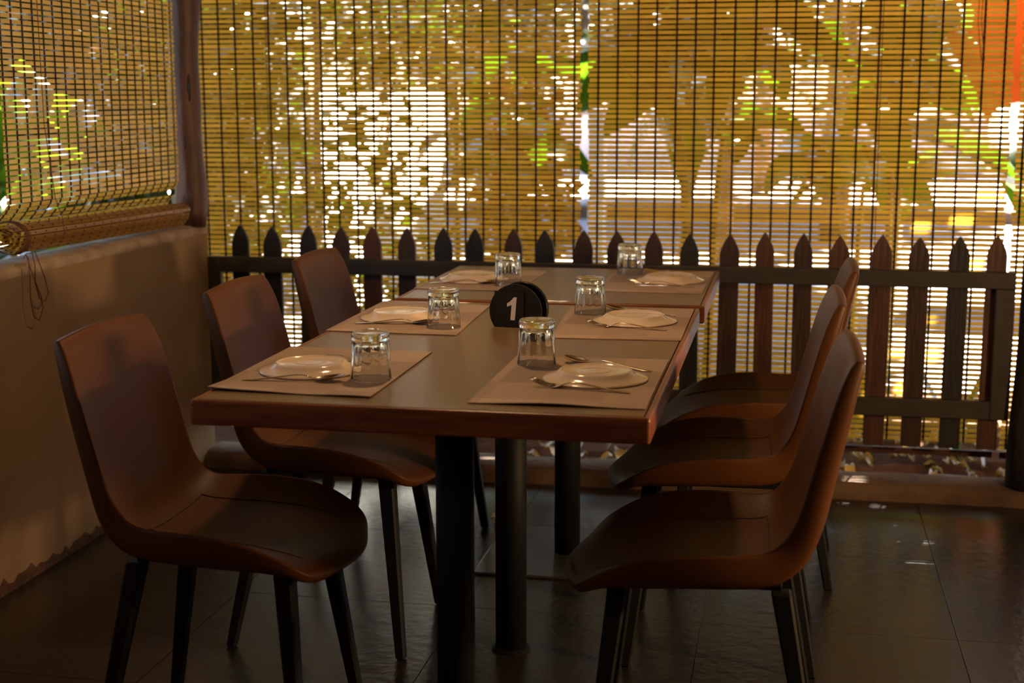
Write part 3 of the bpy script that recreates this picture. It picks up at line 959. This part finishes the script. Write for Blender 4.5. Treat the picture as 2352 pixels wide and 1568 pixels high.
def make_fork():
    root = empty('fork')
    h = strip([(-.095, .0015, .0035, 0), (-.093, .0014, .0066, 0), (-.078, .0014, .0064, 0), (-.050, .0045, .0046, 0), (-.012, .0105, .0033, 0), (.010, .0128, .0030, 0), (.024, .0108, .0034, 0), (.034, .0060, .0060, 0), (.044, .0030, .0112, .0006), (.053, .0026, .0122, .0010)], 4).build('handle', M['steel'], root, smooth=True)
    thick(h, .0017)
    tn = MB()
    for k in range(4):
        y = (k - 1.5) * .0070
        tn.tube([(.052, y, .0028), (.062, y, .0034), (.074, y, .0062), (.086, y, .0104), (.096, y * .96, .0150)], [.0018, .0017, .0015, .0012, .0007], 6)
    tn.build('tines', M['steel'], root, smooth=True)
    return root
sp, fk = make_spoon(), make_fork()
# (x of centre, y of centre, heading in degrees)
SP = [(-0.277, 0.186, 8.0), (0.276, 0.434, 158.0), (-0.270, 0.874, 8.0), (0.266, 1.150, 158.0), (-0.279, 1.616, 7.0), (0.285, 1.905, 155.0)]
FK = [(-0.270, 0.402, -4.0), (0.257, 0.205, 169.0), (-0.290, 1.090, 3.0), (0.262, 0.908, 169.0), (-0.285, 1.820, 2.0), (0.270, 1.672, 166.0)]
for protoc, tab, nm in ((sp, SP, 'spoon'), (fk, FK, 'fork')):
    for i, (x, y, a) in enumerate(tab):
        o = protoc if i == 0 else copy_tree(protoc)
        o.location = (x, y, TZ + 0.0026)
        o.rotation_euler = (0, 0, R(a))
        tag(o, 'steel %s lying beside the upturned plate at the %s' % (nm, SEAT[i]), nm, '%ss on the placemats' % nm)

# napkin holder with the table number
nh = empty('napkin_holder', (0.010, 0.922, TZ), R(-6), 'black half-round napkin holder with a white table number 1', 'napkin holder')
def disc(r, zc, y0, y1, x_off=0.0):
    out = []
    a0 = math.asin(zc / r)
    for k in range(33):
        t = -a0 + (math.pi + 2 * a0) * k / 32
        out.append((x_off + r * math.cos(t), zc + r * math.sin(t)))
    n = len(out)
    mb = MB()
    mb.add([(p[0], y0, p[1]) for p in out] + [(p[0], y1, p[1]) for p in out], [tuple(range(n)), tuple(reversed(range(n, 2 * n)))] + [(i, i + n, (i + 1) % n + n, (i + 1) % n) for i in range(n)])
    return mb
disc(0.063, 0.036, -0.030, -0.0245).build('front_plate', M['black_plastic'], nh, bevel=0.0015, normals=True)
disc(0.063, 0.036, 0.0245, 0.030).build('back_plate', M['black_plastic'], nh, bevel=0.0015, normals=True)
rim = MB()
rim.tube([(0.0605 * math.cos(t), 0.0320, 0.036 + 0.0605 * math.sin(t)) for t in (-.5 + (math.pi + 1.0) * k / 32 for k in range(33))], 0.0022, 6)
rim.tube([(0.0605 * math.cos(t), 0.0225, 0.036 + 0.0605 * math.sin(t)) for t in (-.5 + (math.pi + 1.0) * k / 32 for k in range(33))], 0.0022, 6)
rim.build('plate_rim', M['black_plastic'], nh, smooth=True)
MB().box(-0.050, 0.050, -0.0244, 0.0244, 0.0005, 0.006).build('base', M['black_plastic'], nh, bevel=0.001)
card = MB().box(-0.048, 0.022, -0.0375, -0.0345, 0.0005, 0.083).build('number_card', M['black_plastic'], nh, bevel=0.0008)
MB().box(-0.048, 0.022, -0.0345, -0.0305, 0.0005, 0.012).build('card_foot', M['black_plastic'], nh)
one = [(-0.0175, 0.0555), (-0.0175, 0.0475), (-0.008, 0.0515), (-0.0065, 0.0520), (-0.0095, 0.0170), (0.0010, 0.0170), (0.0055, 0.0700), (-0.0012, 0.0700), (-0.0055, 0.0645), (-0.0105, 0.0595)]
n = len(one)
nb = MB()
nb.add([(p[0], -0.0380, p[1]) for p in one] + [(p[0], -0.0374, p[1]) for p in one], [tuple(range(n)), tuple(reversed(range(n, 2 * n)))] + [(i, i + n, (i + 1) % n + n, (i + 1) % n) for i in range(n)])
nb.build('numeral', M['white_print'], card, normals=True)

# ------------------------------------------------------------------ the garden outside
gr = random.Random(21)
rows = []
for j in range(70):
    y = 2.46 + (j / 69) ** 1.6 * 1.75
    rows.append([(-9 + 18 * i / 90, y, -0.035 + (gr.uniform(-.022, .03) if 0 < j else -0.01) + 0.02 * math.sin(i * .7) * math.sin(j * .5)) for i in range(91)])
struct(MB().grid(rows), 'ground', M['soil'], smooth=True)
struct(MB().box(-12, 12, 4.2, 40, -0.1, -0.03), 'pavement', M['paving'])
struct(MB().box(-12, 12, 13.0, 13.4, -0.1, 0.10), 'trim_6', M['curb'])
struct(MB().box(-12, -1.365, -4, 2.46, -0.12, -0.02), 'ground_side', M['soil'])
struct(MB().box(-14, 14, 22, 22.2, 0.0, 0.95), 'wall_garden', M['pale_wall'])

def leaf_strip(length, width, droop, fold=0.12, n=11, wavy=0.0, seed=0):
    """a big blade along +x that rises then droops; folded along its midrib"""
    r = random.Random(seed)
    rows = []
    a, x, z = 0.55, 0.0, 0.0
    for i in range(n + 1):
        s_ = i / n
        wd = width * (math.sin(math.pi * min(1, s_ * 0.92 + 0.06)) ** 0.7) * 0.5
        rows.append([(x, -wd, z + wd * fold + r.uniform(-wavy, wavy)), (x, -wd * .5, z + wd * fold * .6), (x, 0, z), (x, wd * .5, z + wd * fold * .6), (x, wd, z + wd * fold + r.uniform(-wavy, wavy))])
        x += length / n * math.cos(a)
        z += length / n * math.sin(a)
        a -= droop / n
    return MB().grid(rows)

def banana(x, y, h, leaves, label, seed, z0=-0.03, name='banana_plant', group='broad-leaved plants behind the right blind'):
    r = random.Random(seed)
    root = empty(name, (x, y, z0), 0, label, 'plant', group)
    MB().tube([(0, 0, 0), (0.02, 0, h * .5), (0.03, 0.01, h)], [0.055, 0.045, 0.02], 10).build('stem', M['stem'], root, smooth=True)
    for az, elev, ln, wd, dr, zf in leaves:
        st = MB().tube([(0, 0, 0), (0.12, 0, 0.10)], [0.016, 0.012], 6)
        lf = leaf_strip(ln, wd, dr, 0.25, 11, 0.006, seed + int(az))
        lf.v = [(p[0] + .10, p[1], p[2] + .08) for p in lf.v]
        o = lf.build('leaf', M['banana'], root, smooth=True)
        o.location = (0.03, 0.01, h * zf)
        o.rotation_euler = (r.uniform(-.3, .3), -elev, R(az))
        s_ = st.build('leaf_stalk', M['stem'], o)
    return root

def frond(L_, n, ll, droop, seed):
    r = random.Random(seed)
    rib = []
    a, x, z = 0.9, 0.0, 0.0
    for i in range(n + 1):
        rib.append((x, z, a))
        x += L_ / n * math.cos(a)
        z += L_ / n * math.sin(a)
        a -= droop / n
    mb = MB()
    mb.tube([(p[0], 0, p[1]) for p in rib], [0.010 * (1 - .8 * i / n) for i in range(n + 1)], 5)
    for i in range(2, n + 1):
        for s in (-1, 1):
            px, pz, pa = rib[i]
            l = ll * math.sin(math.pi * (0.12 + 0.84 * i / n)) ** .6
            dx, dy, dz = 0.62 * l, s * 0.72 * l, -0.18 * l + r.uniform(-.05, .05) * l
            w_ = 0.017
            mb.add([(px, 0, pz), (px + dx * .4 - w_ * .7, dy * .4 , pz + dz * .2), (px + dx * .4 + w_, dy * .4, pz + dz * .2 + .004), (px + dx, dy, pz + dz)], [(0, 1, 2), (1, 3, 2)])
    return mb

def palm(x, y, h, nf, L_, ll, label, seed, azs=None, group='palms in the garden', z0=-0.03):
    r = random.Random(seed)
    root = empty('palm', (x, y, z0), 0, label, 'plant', group)
    if h > 0.05:
        MB().tube([(0, 0, 0), (0.02, 0, h * .5), (0, 0.02, h)], [0.07, 0.06, 0.05], 10).build('trunk', M['bark'], root, smooth=True)
    ms = [frond(L_ * k, 20, ll, 1.9 + .3 * i, seed + i).mesh('frond') for i, k in enumerate((1, .85, 1.1))]
    for i in range(nf):
        o = put('frond', ms[i % 3], M['palm'], root, (0, 0.01, max(h, 0) * 0.98))
        az = azs[i] if azs else 360 / nf * i + r.uniform(-18, 18)
        o.rotation_euler = (r.uniform(-.4, .4), r.uniform(-.35, .35), R(az))
    return root

def leaf_cloud(n, rx, ry, rz, size, seed, hollow=0.3):
    r = random.Random(seed)
    mb = MB()
    for _ in range(n):
        while True:
            p = Vector((r.uniform(-1, 1), r.uniform(-1, 1), r.uniform(-1, 1)))
            if hollow < p.length < 1:
                break
        p = Vector((p.x * rx, p.y * ry, p.z * rz))
        d = Vector((r.gauss(0, 1), r.gauss(0, 1), r.gauss(0, .7))).normalized()
        e = d.orthogonal().normalized()
        e.rotate(Matrix.Rotation(r.uniform(0, 6.28), 3, d))
        l, w_ = size * r.uniform(.6, 1.3), size * r.uniform(.22, .4)
        f = d.cross(e)
        mb.add([p, p + d * l * .5 + e * w_ + f * w_ * .3, p + d * l, p + d * l * .5 - e * w_ + f * w_ * .3], [(0, 1, 2), (0, 2, 3)])
    return mb

def bush(x, y, z, rx, ry, rz, n, size, label, seed, m='bush', name='shrub', cat='plant', group=None, trunk=None):
    root = empty(name, (x, y, -0.03), 0, label, cat, group)
    o = leaf_cloud(n, rx, ry, rz, size, seed).build('foliage', M[m], root)
    o.location = (0, 0, z + .03)
    o['kind'] = 'stuff'
    MB().tube([(0, 0, 0), (0.03, 0.02, z * .5), (0, 0, z + .03)], trunk or [0.035, 0.03, 0.015], 8).build('trunk', M['bark'], root, smooth=True)
    return root

def crown(x, y, z, rx, ry, rz, n_, L_, W_, label, seed, m='banana', group='broad-leaved plants behind the right blind', stems=3):
    """a shrub of large separate leaves on slender stems"""
    r = random.Random(seed)
    root = empty('broad_leaved_shrub', (x, y, -0.03), 0, label, 'plant', group)
    ms = []
    for k in range(3):
        l = leaf_strip(L_ * (.8 + .2 * k), W_ * (.85 + .15 * k), 1.3 + .3 * k, .22, 7, .004, seed + k)
        ms.append(l.mesh('leaf', True))
    for k in range(stems):
        sx, sy = r.uniform(-.5, .5) * rx, r.uniform(-.4, .4) * ry
        MB().tube([(sx * .15, sy * .15, 0), (sx * .5, sy * .5, z * .6), (sx, sy, z)], [.020, .016, .009], 7).build('stem', M['stem'], root, smooth=True)
    for k in range(n_):
        while True:
            p = Vector((r.uniform(-1, 1), r.uniform(-1, 1), r.uniform(-1, 1)))
            if p.length < 1:
                break
        o = put('leaf', ms[k % 3], M[m], root, (p.x * rx, p.y * ry, z + .03 + p.z * rz))
        o.rotation_euler = (r.uniform(-.9, .9), r.uniform(-.6, .5), r.uniform(0, 6.28))
    return root
crown(0.24, 4.25, 1.50, .40, .4, .46, 100, .40, .16, 'high broad-leaved shrub behind the left part of the right blind', 201)
crown(1.07, 4.5, 1.52, .24, .35, .42, 66, .40, .16, 'high broad-leaved shrub above the pale paving, right of the middle', 202)
crown(0.93, 4.9, 0.93, .30, .3, .16, 34, .34, .13, 'low sunlit shrub in front of the pale paving', 203, stems=2)
crown(-0.66, 4.4, 1.25, .17, .3, .55, 26, .34, .12, 'slender shrub left of the gap between the two blinds', 204, stems=2)
banana(1.66, 4.10, 0.62, [(175, .55, .95, .30, 1.5, 1), (140, .6, .9, .30, 1.4, 1), (215, .5, .9, .28, 1.7, .95), (95, .7, .9, .28, 1.2, .95), (300, .6, .9, .28, 1.6, .9)], 'broad-leaved plant behind the right end of the right blind', 2)
banana(0.02, 5.9, 0.75, [(190, .6, 1.1, .3, 1.2, 1), (250, .6, 1.0, .3, 1.5, 1), (10, .6, 1.1, .3, 1.3, .95), (80, .7, 1.0, .3, 1.1, .9)], 'broad-leaved plant farther back behind the gap between the blinds', 4)
# behind the left part
bush(-2.06, 4.0, 1.15, .44, .6, 1.15, 3000, .11, 'dense shrub just beyond the corner post', 11, group=None)
bush(-3.2, 5.4, 1.5, .95, .7, 1.5, 3600, .14, 'tall dense shrub beyond the left end of the fence', 12)
bush(-1.30, 7.0, 1.40, .50, .45, .85, 900, .11, 'thin shrub behind the left blind with light showing through', 13)
bush(-0.72, 4.9, 0.80, .26, .28, .55, 620, .11, 'orange-leaved croton shrub behind the left blind', 14, 'croton')
bush(-2.25, 7.7, 1.72, .60, .4, .42, 900, .11, 'light shrub behind the left blind, above the added white cloth', 17)
bush(-5.6, 8.9, 2.4, 1.2, 1.0, 1.4, 2000, .17, 'small tree over the path far behind the left blind', 15, 'tree', 'tree', 'tree')
palm(0.1, 9.2, 1.3, 11, 1.5, .45, 'palm standing behind the gap between the blinds', 31)
palm(4.3, 6.6, 1.0, 10, 1.3, .45, 'palm behind the right end of the right blind', 32)
bush(-2.5, 6.9, 3.1, 1.5, .9, 1.1, 2600, .15, 'small tree added beyond the left blind, its high crown blocking sky light', 19, 'tree', 'tree', 'tree')  # added; crown mostly above the view, cuts sky light on the blinds
bush(0.95, 7.3, 3.3, 1.0, .8, 1.0, 1700, .15, 'small tree added behind the right blind, its high crown blocking sky light', 20, 'tree', 'tree', 'tree')  # added as well, a high crown that holds back sky light
hc = empty('added_cloth', (-1.27, 4.25, -0.03), 0, 'added white cloth on a line, standing in for the bright patch behind the left blind', 'cloth')  # made-up cloth; sun through it gives the bright patch and floor reflection
rows = [[(-.30 + .6 * u / 14, 0.03 * math.sin(u * 1.1 + v * .2) * (1 - v / 16), .04 + 1.28 * v / 12) for v in range(13)] for u in range(15)]
c_ = MB().grid(rows).build('cloth_sheet', M['cloth'], hc, smooth=True)
for x in (-.36, .36):
    MB().tube([(x, 0, 0), (x, 0, 1.37)], 0.014, 8).build('pole', M['stem'], hc, smooth=True)
MB().tube([(-.36, 0, 1.335), (0, 0, 1.322), (.36, 0, 1.335)], 0.003, 6).build('line', M['string'], hc)
bush(-1.20, 3.75, 0.72, .34, .22, .62, 420, .085, 'sparse small-leaved shrub in front of the added white cloth', 22)
bush(-3.75, 6.85, 1.35, 1.15, .5, 1.45, 4200, .15, 'broad dense shrub farthest back beyond the left end of the fence', 24)
bush(-1.95, 9.6, 2.2, .7, .5, .9, 1500, .16, 'small bushy tree standing far behind the bright gap in the left blind', 25, 'tree', 'tree', 'tree')
# outside the low wall on the left
palm(-3.75, 3.3, 0.45, 12, 1.0, .36, 'palm just outside the low plaster wall', 33)
palm(-3.35, 1.0, 0.50, 12, 1.1, .34, 'low palm farthest to the left outside the plaster wall', 34)
crown(-2.12, 2.40, 0.98, .20, .26, .40, 46, .36, .10, 'bright green shrub showing past the near edge of the side blind and under its roll', 205, 'palm', 'plants outside the low wall', 2)
bush(-4.3, 1.6, 3.3, 1.2, 1.7, 1.2, 3000, .17, 'small high-crowned tree added beyond the palms to dim the side blind', 23, 'tree', 'tree', 'tree')  # added tree, keeps sky light off the side blind
bush(-6.6, 2.6, 1.5, 1.2, 2.4, 1.6, 3600, .15, 'wide hedge-like shrub beyond the palms on the left', 36)
# far trees
for k, (x, y, z, rx, rz, lab) in enumerate(((-17.0, 27, 4.0, 3.4, 3.0, 'leftmost of the far trees'), (-3.6, 27, 4.4, 3.2, 3.2, 'second far tree from the left'), (3.8, 28, 4.6, 3.4, 3.2, 'middle tree of the far row'), (11.4, 27, 4.6, 3.4, 3.2, 'fourth far tree, right of the sky gap'), (19.0, 27, 4.6, 3.4, 3.2, 'rightmost of the far trees'))):
    bush(x, y, z, rx, 1.6, rz, 2200, .42, lab + ' beyond the pale garden wall', 50 + k, 'tree', 'tree', 'tree', 'trees beyond the garden wall', [.16, .13, .06])
# shade trees whose crowns spread over the garden and dapple the sun
SHADE = [(-5.4, 11.2, 3.0, 2.8, 6500, 'left part'), (1.0, 11.0, 1.35, 2.8, 4400, 'middle'), (7.6, 11.0, 2.7, 2.8, 5000, 'right side'), (-8.6, 4.2, 2.2, 3.4, 6500, 'ground beyond the low plaster wall'),
         (-7.6, 17.8, 3.2, 3.4, 6500, 'far left paving'), (0.2, 17.8, 3.8, 3.4, 9500, 'far middle paving'), (8.4, 17.8, 3.6, 3.4, 7500, 'far right paving')]
for k, (x, y, rx, ry, n_, lab) in enumerate(SHADE):
    bush(x, y, 5.6, rx, ry, .75, n_, .36, 'shade tree spreading over the ' + lab, 70 + k, 'tree', 'tree', 'tree', 'shade trees over the garden', [.13, .10, .05])
# orange canvas shade
sail = empty('shade_sail', (0, 8.0, 0), 0, 'orange canvas shade stretched beyond the plants at the upper right', 'sail')
q = [(1.36, 2.15), (1.62, 1.62), (1.93, 1.05), (3.1, 1.0), (3.3, 2.7), (2.3, 2.45)]
rows = []
for i in range(9):
    u = i / 8
    rows.append([((1.36 + (1.93 - 1.36) * (1 - v)) * (1 - u) + 3.2 * u, 0.35 * math.sin(u * 3.1) * math.sin(v * 3.1), (1.05 + 1.1 * v) * (1 - u) + (1.0 + 1.7 * v) * u) for v in (j / 8 for j in range(9))])
cl_ = MB().grid(rows).build('canvas', M['sail'], sail, smooth=True)
sd = cl_.modifiers.new('thickness', 'SOLIDIFY')
sd.thickness = 0.002
for x in (1.36, 3.24):
    MB().tube([(x, 0.05, -0.03), (x, 0.05, 2.75)], 0.025, 10).build('pole', M['white_paint'], sail, smooth=True)
# white painted post seen in the gap between the blinds
gp = MB().box(-0.055, 0.055, -0.055, 0.055, -0.06, 1.15).box(-0.07, 0.07, -0.07, 0.07, 1.15, 1.19).build('garden_post', M['white_paint'], bevel=0.006)
gp.location = (-0.70, 7.6, 0)
tag(gp, 'white painted garden post seen through the gap between the blinds', 'post')

# fallen leaves on the soil just outside
dl = []
for k in range(4):
    r = random.Random(80 + k)
    l, w_ = 0.046 + .008 * k, 0.010 + .002 * k
    rows = []
    for i in range(7):
        s_ = i / 6
        wd = w_ * math.sin(math.pi * (0.04 + 0.94 * s_)) ** .8
        zc = 0.012 * math.sin(s_ * math.pi * (1 + .4 * k)) + .003
        rows.append([(l * (s_ - .5), -wd, zc + .010 * r.uniform(.4, 1.2)), (l * (s_ - .5), 0, zc), (l * (s_ - .5), wd, zc + .010 * r.uniform(.4, 1.2))])
    mb = MB().grid(rows)
    dl.append(mb.mesh('dry_leaf', True))
for k in range(190):
    y = 2.50 + 1.0 * gr.random() ** 1.3
    x = gr.uniform(-1.2, 1.6) if k % 2 else gr.uniform(0.62, 1.5)
    o = put('dry_leaf', dl[k % 4], M['dry'], None, (x, y, -0.012 + gr.uniform(0, .012)))
    o.rotation_euler = (gr.uniform(-.5, .5), gr.uniform(-.5, .5), gr.uniform(0, 6.28))
    s_ = gr.uniform(.7, 1.3)
    o.scale = (s_, s_, s_)
    tag(o, 'curled dry leaf lying on the soil behind the fence', 'leaf', 'dry leaves fallen on the soil')
o = put('dry_leaf', dl[2], M['post_wood'], None, (-0.235, 1.80, 0.002))
o.rotation_euler = (0.4, 0.2, 0.9)
o.scale = (.5, .6, 1.2)
tag(o, 'dark crumpled leaf lying on the floor beside the farthest chair leg', 'leaf')
# young yellow-green shoots by the curb
for k, (x, y, n_) in enumerate(((0.93, 2.86, 3), (1.22, 2.86, 3), (1.46, 2.90, 2))):
    root = empty('shoot', (x, y, -0.03), 0, ['first young yellow-green shoot behind the right half of the fence', 'young yellow-green shoot near the right end of the fence', 'young yellow-green shoot right at the end of the fence'][k], 'plant', 'young shoots by the curb')
    for j in range(n_):
        b = leaf_strip(0.42 + .06 * j, 0.036, 0.5, .3, 8, 0, k * 9 + j).build('leaf', M['banana'], root, smooth=True)
        b.rotation_euler = (0, -0.85 + .1 * j, R(110 * j + 40 * k))
